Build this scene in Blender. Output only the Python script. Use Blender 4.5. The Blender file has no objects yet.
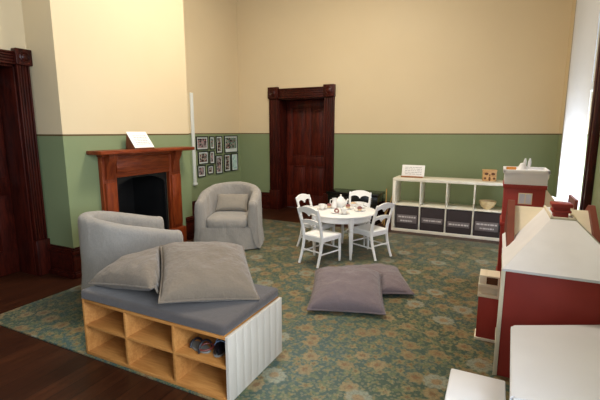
import bpy, bmesh, math, random
from mathutils import Vector, Matrix, noise
random.seed(7)
PI = math.pi
SC = bpy.context.scene
COL = SC.collection

# ------------------------------------------------------------------ camera, world, lights, exposure
cd = bpy.data.cameras.new('camera'); cam = bpy.data.objects.new('camera', cd); COL.objects.link(cam)
cam.location = (0, 0, 1.42)
cam.rotation_euler = (math.radians(90 - 9.55), 0, math.radians(26))
cd.sensor_width = 36; cd.lens = 405 / 600 * 36; cd.clip_start = 0.05
SC.camera = cam
SC.view_settings.view_transform = 'Standard'; SC.view_settings.look = 'None'
SC.view_settings.gamma = 1; SC.view_settings.use_curve_mapping = False
SC.view_settings.exposure = 0.47
w = bpy.data.worlds.new('world'); SC.world = w; w.use_nodes = True
w.node_tree.nodes['Background'].inputs[0].default_value = (0.92, 0.96, 1.0, 1)
w.node_tree.nodes['Background'].inputs[1].default_value = 0.15

def area(name, loc, target, sx, sy, power, color):
    l = bpy.data.lights.new(name, 'AREA'); l.shape = 'RECTANGLE'; l.size = sx; l.size_y = sy
    l.energy = power; l.color = color
    o = bpy.data.objects.new(name, l); COL.objects.link(o); o.location = loc
    o.rotation_euler = (Vector(target) - Vector(loc)).to_track_quat('-Z', 'Y').to_euler()
    return o
# daylight behind the two windows of the right-hand wall, and the room's warm ceiling light
area('daylight_blind', (1.02, 4.84, 0.9), (0.6, 4.84, 0.9), 1.4, 0.6, 48, (0.78, 0.88, 1.0))
area('daylight_window', (1.35, 0.2, 2.2), (-3.0, 3.4, 2.0), 1.7, 2.6, 160, (0.76, 0.87, 1.0)).data.spread = math.radians(140)
area('front_fill', (-1.3, -2.9, 2.7), (-2.0, 6.5, 2.3), 2.6, 2.0, 26, (0.84, 0.92, 1.0))  # fill lamp added behind the camera to brighten the room; no window there
area('ceiling_light', (-1.9, 3.7, 4.1), (-2.1, 3.9, 0), 0.9, 0.9, 92, (1.0, 0.90, 0.76))

# ------------------------------------------------------------------ materials
def srgb(r, g, b):
    f = lambda c: c / 12.92 if c <= .04045 else ((c + .055) / 1.055) ** 2.4
    return (f(r / 255), f(g / 255), f(b / 255), 1)

class NT:
    def __init__(s, name):
        s.m = bpy.data.materials.new(name); s.m.use_nodes = True
        s.t = s.m.node_tree; s.b = s.t.nodes['Principled BSDF']
    def n(s, kind, **kw):
        o = s.t.nodes.new(kind)
        for k, v in kw.items(): setattr(o, k, v)
        return o
    def set(s, sock, v):
        if isinstance(v, bpy.types.NodeSocket): s.t.links.new(v, sock)
        else: sock.default_value = v
    def math(s, op, a, b=0.0, c=None):
        o = s.n('ShaderNodeMath', operation=op); s.set(o.inputs[0], a); s.set(o.inputs[1], b)
        if c is not None: s.set(o.inputs[2], c)
        return o.outputs[0]
    def mix(s, f, a, b):
        o = s.n('ShaderNodeMix', data_type='RGBA'); s.set(o.inputs[0], f); s.set(o.inputs[6], a); s.set(o.inputs[7], b)
        return o.outputs[2]
    def obj(s): return s.n('ShaderNodeTexCoord').outputs['Object']
    def mapping(s, v, scale=(1, 1, 1), rot=(0, 0, 0), loc=(0, 0, 0)):
        o = s.n('ShaderNodeMapping'); s.set(o.inputs[0], v); o.inputs['Scale'].default_value = scale
        o.inputs['Rotation'].default_value = rot; o.inputs['Location'].default_value = loc
        return o.outputs[0]
    def noise(s, v, scale, detail=3, rough=.5):
        o = s.n('ShaderNodeTexNoise'); s.set(o.inputs['Vector'], v); o.inputs['Scale'].default_value = scale
        o.inputs['Detail'].default_value = detail; o.inputs['Roughness'].default_value = rough
        return o.outputs[0]
    def smooth(s, v, a, b):
        o = s.n('ShaderNodeMapRange', interpolation_type='SMOOTHSTEP'); s.set(o.inputs[0], v)
        o.inputs[1].default_value = a; o.inputs[2].default_value = b
        return o.outputs[0]
    def bump(s, h, strength=.3, dist=.01):
        o = s.n('ShaderNodeBump'); o.inputs['Strength'].default_value = strength; o.inputs['Distance'].default_value = dist
        s.set(o.inputs['Height'], h); s.t.links.new(o.outputs[0], s.b.inputs['Normal'])
    def fin(s, col, rough=.6, spec=.5):
        s.set(s.b.inputs['Base Color'], col); s.set(s.b.inputs['Roughness'], rough)
        s.b.inputs['Specular IOR Level'].default_value = spec
        return s.m

def flat(name, rgb, rough=.6, vary=.06, scale=6, spec=.4, bump=0):
    t = NT(name); c = srgb(*rgb); v = t.obj()
    nz = t.noise(v, scale, 4)
    d = tuple(x * (1 - vary * 2) for x in c[:3]) + (1,)
    l = tuple(min(1, x * (1 + vary * 2)) for x in c[:3]) + (1,)
    col = t.mix(t.smooth(nz, .3, .7), d, l)
    if bump: t.bump(t.noise(v, scale * 12, 3), bump, .004)
    return t.fin(col, rough, spec)

def fabric(name, rgb, wr=.35, weave=420, vary=.06):
    t = NT(name); c = srgb(*rgb); v = t.obj()
    big = t.noise(t.mapping(v, (1, 1, .6)), 9, 4, .6)
    fine = t.noise(v, weave, 2)
    d = tuple(x * (1 - vary * 2.2) for x in c[:3]) + (1,); l = tuple(min(1, x * (1 + vary * 2)) for x in c[:3]) + (1,)
    col = t.mix(t.smooth(fine, .35, .65), d, l)
    h = t.math('ADD', t.math('MULTIPLY', big, 1.0), t.math('MULTIPLY', fine, .12))
    t.bump(h, wr, .03)
    t.b.inputs['Sheen Weight'].default_value = .25
    return t.fin(col, .9, .15)

def wood(name, dark, light, rough=.45, scale=3, axis='X', spec=.5, stretch=9):
    t = NT(name); v = t.obj()
    sc = {'X': (1, stretch, stretch), 'Y': (stretch, 1, stretch), 'Z': (stretch, stretch, 1)}[axis]
    g = t.noise(t.mapping(v, sc), scale, 6, .6)
    g2 = t.noise(t.mapping(v, tuple(4 * q for q in sc)), scale, 3)
    col = t.mix(t.smooth(t.math('ADD', g, t.math('MULTIPLY', t.math('SUBTRACT', g2, .5), .4)), .3, .7), srgb(*dark), srgb(*light))
    t.bump(g2, .06, .004)
    return t.fin(col, rough, spec)

def wall_paint():
    t = NT('painted_plaster'); v = t.n('ShaderNodeNewGeometry').outputs['Position']
    sep = t.n('ShaderNodeSeparateXYZ'); t.set(sep.inputs[0], v); z = sep.outputs[2]
    nz = t.noise(v, 1.3, 4); nf = t.noise(v, 30, 3)
    cream = t.mix(nz, srgb(214, 194, 157), srgb(221, 202, 166))
    green = t.mix(nz, srgb(124, 136, 98), srgb(133, 145, 107))
    col = t.mix(t.math('GREATER_THAN', z, 1.394), green, cream)
    line = t.math('MULTIPLY', t.math('GREATER_THAN', z, 1.381), t.math('LESS_THAN', z, 1.397))
    col = t.mix(line, col, srgb(92, 70, 40))
    t.bump(nf, .05, .004)
    return t.fin(col, .55, .35)

def floor_mat():
    t = NT('dark_floorboards'); v = t.obj()
    m = t.mapping(v, (1, 1, 1), (0, 0, PI / 2))
    br = t.n('ShaderNodeTexBrick'); t.set(br.inputs['Vector'], m); br.offset = .37
    br.inputs['Scale'].default_value = 1; br.inputs['Brick Width'].default_value = 2.6; br.inputs['Row Height'].default_value = .11
    br.inputs['Mortar Size'].default_value = .0022; br.inputs['Color1'].default_value = (0.2, 0.2, 0.2, 1); br.inputs['Color2'].default_value = (.8, .8, .8, 1)
    br.inputs['Mortar'].default_value = (0, 0, 0, 1)
    g = t.noise(t.mapping(v, (14, 1.2, 1)), 3, 6, .6)
    a = t.mix(br.outputs['Color'], srgb(38, 17, 9), srgb(58, 29, 15))
    b = t.mix(br.outputs['Color'], srgb(48, 23, 12), srgb(74, 39, 21))
    col = t.mix(t.smooth(g, .3, .7), a, b)
    col = t.mix(br.outputs['Fac'], col, srgb(18, 9, 6))
    t.bump(t.math('SUBTRACT', g, t.math('MULTIPLY', br.outputs['Fac'], 2)), .12, .004)
    return t.fin(col, t.math('ADD', .3, t.math('MULTIPLY', g, .2)), .28)

def rug_mat():
    t = NT('floral_rug_pile'); v0 = t.obj()
    warp = t.n('ShaderNodeTexNoise'); t.set(warp.inputs['Vector'], v0); warp.inputs['Scale'].default_value = 9
    vm = t.n('ShaderNodeVectorMath', operation='MULTIPLY_ADD'); t.set(vm.inputs[0], warp.outputs['Color'])
    vm.inputs[1].default_value = (.05, .05, 0); t.set(vm.inputs[2], v0); v = vm.outputs[0]
    def flower(scale, r0, petals, depth, off, keep, rnd=.75):
        mv = t.mapping(v, (1, 1, 0), (0, 0, .35), (off, off * 1.7, 0))
        vo = t.n('ShaderNodeTexVoronoi', voronoi_dimensions='2D'); t.set(vo.inputs['Vector'], mv)
        vo.inputs['Scale'].default_value = scale; vo.inputs['Randomness'].default_value = rnd
        sb = t.n('ShaderNodeVectorMath', operation='SUBTRACT'); t.set(sb.inputs[0], mv); t.set(sb.inputs[1], vo.outputs['Position'])
        sp = t.n('ShaderNodeSeparateXYZ'); t.set(sp.inputs[0], sb.outputs[0])
        ang = t.math('ARCTAN2', sp.outputs[1], sp.outputs[0])
        sc = t.n('ShaderNodeSeparateColor'); t.set(sc.inputs[0], vo.outputs['Color'])
        rr = t.math('MULTIPLY_ADD', t.math('COSINE', t.math('MULTIPLY_ADD', ang, petals, t.math('MULTIPLY', sc.outputs[1], 6))), depth, 1 - depth)
        q = t.math('DIVIDE', vo.outputs['Distance'], t.math('MULTIPLY', rr, r0))
        k = t.math('LESS_THAN', sc.outputs[0], keep)
        body = t.math('MULTIPLY', t.math('SUBTRACT', 1.0, t.smooth(q, .8, 1.05)), k)
        heart = t.math('MULTIPLY', t.math('SUBTRACT', 1.0, t.smooth(q, .3, .5)), k)
        return body, heart, sc.outputs[2]
    nz = t.noise(v0, 1.1, 3); nf = t.noise(v0, 160, 2)
    col = t.mix(t.smooth(nz, .35, .65), srgb(52, 70, 54), srgb(58, 82, 80))
    col = t.mix(t.math('MULTIPLY', t.smooth(t.noise(v0, 22, 3), .5, .62), .6), col, srgb(104, 108, 68))
    for (scale, r0, pet, dep, off, keep, c1, c2) in (
            (16, .36, 3, .3, 3.1, .8, (104, 100, 62), (112, 92, 58)),
            (9.5, .33, 5, .2, 7.7, .75, (118, 104, 64), (104, 72, 42)),
            (5.6, .34, 7, .10, 1.3, .8, (130, 108, 70), (112, 78, 48)),
            (2.6, .22, 11, .07, 5.2, .65, (130, 132, 114), (136, 104, 66))):
        b, h, r = flower(scale, r0, pet, dep, off, keep)
        c = t.mix(r, srgb(*c1), srgb(*[min(255, x + 16) for x in c1]))
        col = t.mix(t.math('MULTIPLY', b, .8), col, c); col = t.mix(t.math('MULTIPLY', h, .8), col, srgb(*c2))
    col = t.mix(t.math('MULTIPLY', t.smooth(t.noise(v0, 60, 2), .52, .62), .35), col, srgb(62, 78, 58))
    sp = t.n('ShaderNodeTexVoronoi', voronoi_dimensions='2D'); t.set(sp.inputs['Vector'], v); sp.inputs['Scale'].default_value = 34
    col = t.mix(t.math('MULTIPLY', t.math('LESS_THAN', sp.outputs['Distance'], .3), .35), col, srgb(136, 124, 92))
    col = t.mix(t.math('MULTIPLY', t.smooth(t.noise(v0, 90, 3), .45, .65), .25), col, srgb(40, 50, 38))
    t.bump(nf, .4, .006)
    t.b.inputs['Sheen Weight'].default_value = .06
    return t.fin(col, .45, .3)

def photo_mat(name, a, b, c, off):
    t = NT(name); v = t.mapping(t.obj(), (1, 1, 1), (0, 0, 0), (off, off * 2, off * 3))
    n1 = t.noise(v, 16, 4, .7); n2 = t.noise(v, 34, 3)
    col = t.mix(t.smooth(n1, .42, .58), srgb(*a), srgb(*b)); col = t.mix(t.smooth(n2, .55, .62), col, srgb(*c))
    return t.fin(col, .25, .5)

def blind_mat():
    t = NT('translucent_blind_cloth'); v = t.obj()
    nz = t.noise(t.mapping(v, (1, 40, 40)), 30, 2)
    col = t.mix(nz, srgb(226, 222, 214), srgb(240, 238, 232))
    t.fin(col, .8, .2)
    tr = t.n('ShaderNodeBsdfTranslucent'); tr.inputs[0].default_value = (.8, .8, .82, 1)
    mx = t.n('ShaderNodeMixShader'); mx.inputs[0].default_value = .42
    t.t.links.new(t.b.outputs[0], mx.inputs[1]); t.t.links.new(tr.outputs[0], mx.inputs[2])
    t.t.links.new(mx.outputs[0], t.t.nodes['Material Output'].inputs[0])
    return t.m

M = dict(
    wall=wall_paint(), floor=floor_mat(), rug=rug_mat(), blind=blind_mat(),
    ceiling=flat('ceiling_plaster', (226, 218, 200), .8),
    mahog=wood('dark_mahogany', (40, 10, 6), (72, 23, 13), .38, 3, 'Z', .25),
    mahogx=wood('dark_mahogany_rail', (40, 10, 6), (72, 23, 13), .38, 3, 'Y', .25),
    mantel=wood('varnished_cedar', (100, 37, 14), (136, 60, 25), .38, 2.5, 'Z', .3),
    mantelh=wood('varnished_cedar_board', (100, 37, 14), (136, 60, 25), .36, 2.5, 'Y', .3),
    black=flat('black_iron', (16, 15, 15), .6, .1),
    iron=flat('cast_iron_insert', (11, 11, 11), .6, .1),
    pine=wood('honey_pine', (172, 114, 56), (194, 136, 74), .45, 2.5, 'X'),
    slat=wood('pale_pine_boards', (198, 190, 177), (205, 198, 185), .6, 1.5, 'Z'),
    bench_pad=fabric('grey_bench_cloth', (82, 76, 74), .25),
    cover=fabric('oat_linen_slipcover', (150, 144, 136), .65, 300),
    pillow=fabric('taupe_linen', (118, 105, 90), .7, 320),
    pillow2=fabric('taupe_linen_floor', (118, 105, 107), .65, 320),
    lumbar=fabric('beige_linen_cushion', (140, 132, 120), .4, 320),
    white=flat('white_enamel_paint', (240, 239, 237), .4, .02),
    china=flat('white_china', (240, 238, 234), .15, .01),
    shelfw=flat('white_laminate', (230, 224, 208), .4, .02),
    tablew=flat('white_table_laminate', (222, 221, 223), .35, .015, 3),
    bin=fabric('charcoal_felt', (62, 54, 55), .2, 300),
    binlabel=flat('grey_label_card', (112, 104, 104), .5, .04),
    ink=flat('pale_label_ink', (204, 198, 196), .6, .02),
    print_ink=flat('grey_print', (140, 138, 142), .7, .02),
    paper=flat('white_card', (238, 236, 232), .6, .015),
    standwood=wood('stand_wood', (150, 92, 46), (186, 124, 70), .5, 4, 'X'),
    mantel_stand=wood('dark_stand_wood', (86, 40, 20), (120, 62, 32), .5, 4, 'Z'),
    boxwood=wood('carved_light_wood', (176, 132, 82), (206, 164, 108), .55, 6, 'X'),
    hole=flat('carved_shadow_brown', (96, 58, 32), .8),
    bowl=wood('pale_turned_wood', (208, 184, 136), (226, 204, 160), .4, 4, 'X'),
    frame=flat('black_photo_frame', (20, 20, 20), .4),
    matboard=flat('photo_mount_card', (206, 212, 206), .6, .02),
    conduit=flat('white_conduit_paint', (226, 228, 222), .4, .01),
    chest=flat('black_lacquer', (14, 14, 13), .18, .1, spec=.6),
    stick=wood('bare_stick_wood', (168, 128, 66), (196, 158, 92), .6, 8, 'Z'),
    red=flat('brick_red_paint', (156, 52, 42), .5, .05, 4),
    terra=flat('terracotta_trim_paint', (118, 58, 44), .55, .05),
    creamd=flat('cream_trim_paint', (234, 222, 196), .5, .03),
    roofw=flat('white_roof_paint', (234, 233, 236), .45, .015),
    pane=flat('pale_toy_pane', (206, 214, 232), .2, .03),
    toyorange=flat('orange_toy_wood', (206, 134, 58), .5, .04),
    cake=flat('pink_brown_icing', (134, 84, 82), .6, .1, 40),
    cakes=flat('beige_sponge', (208, 178, 140), .7, .06, 40),
    shoe=flat('dark_shoe_leather', (24, 22, 28), .45, .1),
    shoeb=flat('pale_blue_stripe', (128, 158, 196), .5),
    strap=flat('red_brown_strap', (108, 44, 34), .5),
    sole=flat('grey_insole', (120, 118, 112), .7),
    brass=flat('dull_brass', (120, 92, 50), .3, .05), 
)
M['leaf'] = wood('mahogany_leaf', (52, 15, 9), (92, 32, 19), .38, 3, 'Z', .25)
M['brass'].node_tree.nodes['Principled BSDF'].inputs['Metallic'].default_value = .9
PH = [photo_mat('photo_print', (40, 40, 42), (150, 140, 138), (176, 128, 128), 1.1),
      photo_mat('photo_print_green', (30, 36, 36), (120, 140, 128), (170, 120, 118), 2.7),
      photo_mat('photo_print_sepia', (52, 46, 42), (164, 160, 150), (140, 70, 66), 4.3)]

def glass_mat():
    t = NT('window_glass'); t.fin((1, 1, 1, 1), .02, .5)
    tr = t.n('ShaderNodeBsdfTransparent'); mx = t.n('ShaderNodeMixShader'); mx.inputs[0].default_value = .93
    t.t.links.new(t.b.outputs[0], mx.inputs[1]); t.t.links.new(tr.outputs[0], mx.inputs[2])
    t.t.links.new(mx.outputs[0], t.t.nodes['Material Output'].inputs[0])
    return t.m
M['glass'] = glass_mat()

# ------------------------------------------------------------------ mesh builder
class MB:
    def __init__(s): s.bm = bmesh.new()
    def box(s, lo, hi, bev=0, rot=None, seg=2):
        r = bmesh.ops.create_cube(s.bm, size=1); vs = r['verts']
        c = [(a + b) / 2 for a, b in zip(lo, hi)]; d = [abs(b - a) for a, b in zip(lo, hi)]
        for v in vs: v.co = Vector((v.co.x * d[0], v.co.y * d[1], v.co.z * d[2]))
        if bev:
            es = list({e for v in vs for e in v.link_edges})
            rr = bmesh.ops.bevel(s.bm, geom=es, offset=min(bev, min(d) * .45), segments=seg, affect='EDGES', profile=.5)
            vs = list({v for f in rr['faces'] for v in f.verts} | {v for v in vs if v.is_valid})
        for v in vs:
            if rot is not None: v.co = rot @ v.co
            v.co += Vector(c)
        return vs
    def prism(s, pts, axis, a, b):
        """polygon in the two other axes extruded along axis from a to b"""
        def P(p, t):
            return {'X': (t, p[0], p[1]), 'Y': (p[0], t, p[1]), 'Z': (p[0], p[1], t)}[axis]
        A = [s.bm.verts.new(P(p, a)) for p in pts]; B = [s.bm.verts.new(P(p, b)) for p in pts]
        n = len(pts); s.bm.faces.new(A); s.bm.faces.new(B[::-1])
        for i in range(n): s.bm.faces.new((A[i], B[i], B[(i + 1) % n], A[(i + 1) % n]))
        return A + B
    def hexa(s, bottom, top):
        A = [s.bm.verts.new(p) for p in bottom]; B = [s.bm.verts.new(p) for p in top]
        n = len(A); s.bm.faces.new(A[::-1]); s.bm.faces.new(B)
        for i in range(n): s.bm.faces.new((A[i], A[(i + 1) % n], B[(i + 1) % n], B[i]))
        return A + B
    def lathe(s, prof, seg=20, origin=(0, 0, 0), mat=None, sy=1):
        o = Vector(origin); rings = []; allv = []
        for r, z in prof:
            if r < 1e-5: ring = [s.bm.verts.new((0, 0, z))]
            else: ring = [s.bm.verts.new((r * math.cos(2 * PI * k / seg), sy * r * math.sin(2 * PI * k / seg), z)) for k in range(seg)]
            rings.append(ring); allv += ring
        for A, B in zip(rings, rings[1:]):
            for k in range(seg):
                k2 = (k + 1) % seg
                f = [A[k % len(A)], A[k2 % len(A)], B[k2 % len(B)], B[k % len(B)]]
                f = list(dict.fromkeys(f))
                if len(f) > 2: s.bm.faces.new(f)
        for ring, fl in ((rings[0], True), (rings[-1], False)):
            if len(ring) > 2: s.bm.faces.new(ring[::-1] if fl else ring)
        for v in allv:
            if mat is not None: v.co = mat @ v.co
            v.co += o
        return allv
    def tube(s, pts, rad, seg=8, closed=False, flatz=1.0):
        pts = [Vector(p) for p in pts]; n = len(pts); rings = []
        rad = rad if isinstance(rad, (list, tuple)) else [rad] * n
        up = Vector((0, 0, 1)); prev = None
        for i, p in enumerate(pts):
            a = pts[(i - 1) % n] if (closed or i) else p; b = pts[(i + 1) % n] if (closed or i < n - 1) else p
            d = (b - a).normalized()
            if prev is None:
                x = d.cross(up) if abs(d.dot(up)) < .95 else d.cross(Vector((0, 1, 0)))
            else: x = prev - d * prev.dot(d)
            x.normalize(); prev = x; y = d.cross(x)
            rings.append([s.bm.verts.new(p + rad[i] * (x * math.cos(2 * PI * k / seg) + y * flatz * math.sin(2 * PI * k / seg))) for k in range(seg)])
        m = n if closed else n - 1
        for i in range(m):
            A, B = rings[i], rings[(i + 1) % n]
            for k in range(seg): s.bm.faces.new((A[k], A[(k + 1) % seg], B[(k + 1) % seg], B[k]))
        if not closed: s.bm.faces.new(rings[0][::-1]); s.bm.faces.new(rings[-1])
        return [v for r in rings for v in r]
    def grid(s, fn, nu, nv, closeu=False):
        V = [[s.bm.verts.new(fn(i / nu if closeu else i / nu, j / nv)) for j in range(nv + 1)] for i in range(nu if closeu else nu + 1)]
        L = len(V)
        for i in range(nu):
            for j in range(nv):
                s.bm.faces.new((V[i % L][j], V[(i + 1) % L][j], V[(i + 1) % L][j + 1], V[i % L][j + 1]))
        return V
    def build(s, name, mat, parent=None, loc=None, angle=35, smooth=True):
        bmesh.ops.recalc_face_normals(s.bm, faces=s.bm.faces)
        me = bpy.data.meshes.new(name); s.bm.to_mesh(me); s.bm.free()
        me.materials.append(mat)
        if smooth:
            me.polygons.foreach_set('use_smooth', [True] * len(me.polygons)); me.set_sharp_from_angle(angle=math.radians(angle))
        o = bpy.data.objects.new(name, me); COL.objects.link(o)
        if parent is not None: o.parent = parent
        if loc is not None: o.location = loc
        return o

def tag(o, label=None, cat=None, group=None, kind=None):
    for k, v in (('label', label), ('category', cat), ('group', group), ('kind', kind)):
        if v: o[k] = v
    return o
def empty(name, loc, rz=0):
    o = bpy.data.objects.new(name, None); COL.objects.link(o); o.location = loc; o.rotation_euler = (0, 0, rz)
    o.empty_display_size = .05
    return o
def copy_tree(o, parent=None):
    c = o.copy(); COL.objects.link(c); c.parent = parent
    for ch in list(o.children): copy_tree(ch, c)
    return c
def onebox(name, lo, hi, mat, parent=None, bev=.003):
    m = MB(); m.box(lo, hi, bev); return m.build(name, mat, parent)

# ------------------------------------------------------------------ the setting
XL, XB, XA, XR, YB, H = -4.08, -3.67, -4.44, 0.71, 6.5, 4.2
FRONT = -3.0
BY0, BY1 = 2.47, 4.2            # chimney breast along Y
def struct(o): o['kind'] = 'structure'; return o
struct(onebox('floor', (-4.9, FRONT, -.1), (1.2, 6.8, 0), M['floor'], bev=0))
struct(onebox('ceiling', (-4.9, FRONT, H), (1.0, 6.8, H + .1), M['ceiling'], bev=0))
m = MB()   # left wall beside the door, with the door's opening cut out
D0, D1 = 1.40, 2.345
m.box((XL - .48, FRONT, 0), (XL, D0, H)); m.box((XL - .48, D1, 0), (XL, BY0, H)); m.box((XL - .48, D0, 2.03), (XL, D1, H)); m.box((-4.8, D0 - .1, 0), (-4.55, D1 + .1, 2.2))
struct(m.build('wall_left', M['wall']))
m = MB()   # chimney breast with a firebox recess
OY0, OY1, OZ = 2.99, 3.755, 0.94
m.box((-4.5, BY0, 0), (XB, OY0, H)); m.box((-4.5, OY1, 0), (XB, BY1, H)); m.box((-4.5, OY0, OZ), (XB, OY1, H))
struct(m.build('wall_chimney', M['wall']))
m = MB(); m.box((XA - .15, BY1, 0), (XA, YB, H)); struct(m.build('wall_alcove', M['wall']))
m = MB()
E0, E1, EZ = -3.60, -2.69, 2.0
m.box((-4.6, YB, 0), (E0, YB + .34, H)); m.box((E1, YB, 0), (XR + .2, YB + .34, H)); m.box((E0, YB, EZ), (E1, YB + .34, H)); m.box((E0 - .1, YB + .34, 0), (E1 + .1, YB + .38, 2.2))
struct(m.build('wall_back', M['wall']))
m = MB()
WINS = [(-0.5, 0.9), (4.13, 5.52)]; WZ0, WZ1 = .45, 3.3
ys = [FRONT, -0.5, 0.9, 4.13, 5.52, YB + .2]
for i in range(0, 6, 2): m.box((XR, ys[i], 0), (XR + .2, ys[i + 1], H))
for a, b in WINS: m.box((XR, a, 0), (XR + .2, b, WZ0)); m.box((XR, a, WZ1), (XR + .2, b, H))
struct(m.build('wall_right', M['wall']))

def skirting(name, segs):
    """segs: (axis, fixed, a, b, outward sign)"""
    m = MB()
    for ax, f, a, b, sg in segs:
        for z0, z1, t in ((0, .235, .026), (.235, .262, .036), (.262, .285, .028), (.285, .3, .016), (0, .045, .05), (.045, .06, .038)):
            if ax == 'Y': m.box((min(f, f + sg * t), a, z0), (max(f, f + sg * t), b, z1), .003)
            else: m.box((a, min(f, f + sg * t), z0), (b, max(f, f + sg * t), z1), .003)
    return struct(m.build(name, M['mahogx']))
skirting('baseboard_chimney', [('Y', XB, BY0 - .03, 2.80, 1), ('Y', XB, 4.06, BY1, 1), ('X', BY0, XL, XB + .03, -1)])
skirting('baseboard_alcove', [('Y', XA, BY1, YB, 1)])
skirting('baseboard_back', [('X', YB, XA, -3.78, -1), ('X', YB, -2.52, XR, -1)])
skirting('baseboard_left', [('Y', XL, FRONT, 1.26, 1)])
skirting('baseboard_right', [('Y', XR, FRONT, YB, -1)])

def casing(parent, ax, f, a, b, top, wdt, sg, t=.04):
    """moulded architrave around an opening a..b up to top, with corner blocks; every member a part"""
    def bx(mb, u0, u1, z0, z1, d, bev=.004):
        if ax == 'X': mb.box((u0, min(f, f + sg * d), z0), (u1, max(f, f + sg * d), z1), bev)
        else: mb.box((min(f, f + sg * d), u0, z0), (max(f, f + sg * d), u1, z1), bev)
    for u0, u1 in ((a - wdt, a + .008), (b - .008, b + wdt)):
        q = MB(); bx(q, u0, u1, .36, top + .02, t * .6)
        for k in (.0, .22, .44, .66, .86): bx(q, u0 + wdt * k, u0 + wdt * (k + .14), .36, top + .02, t * (1.0 if k in (.0, .86) else .85))
        q.build('door_post', M['mahog'], parent)
        q = MB(); bx(q, u0 - .008, u1 + .008, 0, .36, t * 1.25, .008); q.build('plinth_block', M['mahog'], parent)
        q = MB(); bx(q, u0 - .012, u1 + .012, top + .0, top + wdt + .03, t * 1.5, .006)
        c = (u0 + u1) / 2; zc = top + wdt / 2 + .015
        prof = [(wdt * .42, 0), (wdt * .42, .008), (wdt * .34, .012), (wdt * .28, .004), (wdt * .2, .012), (0, .018)]
        if ax == 'X': R = Matrix.Rotation(PI / 2, 3, 'X'); org = (c, f + sg * t * 1.5, zc)
        else: R = Matrix.Rotation(PI / 2, 3, 'Y'); org = (f + sg * t * 1.5, c, zc)
        q.lathe(prof, 20, org, R); q.build('corner_block', M['mahog'], parent)
    q = MB(); bx(q, a, b, top, top + wdt, t * .6)
    for k in (.0, .22, .44, .66, .86): bx(q, a, b, top + wdt * k, top + wdt * (k + .14), t * (1.0 if k in (.0, .86) else .85))
    q.build('door_head', M['mahogx'], parent)

def panel_door(name, ax, f, a, b, top, sg, knob_at):
    """a four panelled leaf lying in plane f, facing sg"""
    root = empty(name, ((a + b) / 2, f, 0) if ax == 'X' else (f, (a + b) / 2, 0)); root['kind'] = 'structure'
    L = root.location.copy()
    def bx(mb, u0, u1, z0, z1, d0, d1, bev=.004):
        if ax == 'X': mb.box((u0 - L.x, min(sg * d0, sg * d1), z0), (u1 - L.x, max(sg * d0, sg * d1), z1), bev)
        else: mb.box((min(sg * d0, sg * d1), u0 - L.y, z0), (max(sg * d0, sg * d1), u1 - L.y, z1), bev)
    W = b - a; st = W * .135
    mid = (a + b) / 2
    q = MB(); bx(q, a, b, 0.005, top, -.03, 0)
    for u0, u1 in ((a, a + st), (b - st, b), (mid - st * .45, mid + st * .45)): bx(q, u0, u1, .005, top, 0, .022)
    for z0, z1 in ((.005, .24), (.80, .98), (top - .13, top)): bx(q, a, b, z0, z1, 0, .0225)
    lm = M['leaf'] if ax == 'X' else M['mahog']
    leaf = q.build('door_leaf', lm, root)
    for z0, z1 in ((.24, .80), (.98, top - .13)):
        for u0, u1 in ((a + st, mid - st * .45), (mid + st * .45, b - st)):
            q = MB(); bx(q, u0 + .008, u1 - .008, z0 + .008, z1 - .008, 0, .016, .006); bx(q, u0 + .05, u1 - .05, z0 + .05, z1 - .05, 0, .02, .01)
            e = .016
            for r in ((u0, u0 + e, z0, z1), (u1 - e, u1, z0, z1), (u0, u1, z0, z0 + e), (u0, u1, z1 - e, z1)): bx(q, *r, 0, .03, .006)
            q.build('door_panel', lm, leaf)
    q = MB(); R = Matrix.Rotation(PI / 2, 3, 'X') if ax == 'X' else Matrix.Rotation(PI / 2, 3, 'Y')
    prof = [(.03, 0), (.03, .006), (.011, .01), (.011, .035), (.026, .045), (.03, .06), (.022, .072), (0, .076)]
    org = (knob_at - L.x, sg * .022, .86) if ax == 'X' else (sg * .022, knob_at - L.y, .95)
    q.lathe(prof, 18, org, R); q.build('door_knob', M['brass'], leaf)
    # dark lining of the opening
    q = MB()
    dp = .30 if ax == 'X' else .285
    bx(q, a - .02, a, 0, top + .02, -.03, dp, .002); bx(q, b, b + .02, 0, top + .02, -.03, dp, .002); bx(q, a - .02, b + .02, top, top + .02, -.03, dp, .002)
    q.build('door_jamb', M['mahog'], root)
    return root
d1 = panel_door('door_1', 'X', YB + .30, E0 + .02, E1 - .02, EZ - .02, -1, E1 - .075)
d1c = empty('trim_1', (0, 0, 0)); d1c['kind'] = 'structure'; casing(d1c, 'X', YB, E0, E1, EZ, .17, -1, .045); 
d2 = panel_door('door_2', 'Y', XL - .28, D0 + .02, D1 - .02, 2.01, 1, D0 + .09)
d2c = empty('trim_2', (0, 0, 0)); d2c['kind'] = 'structure'; casing(d2c, 'Y', XL, D0, D1, 2.03, .115, 1, .05)

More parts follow.
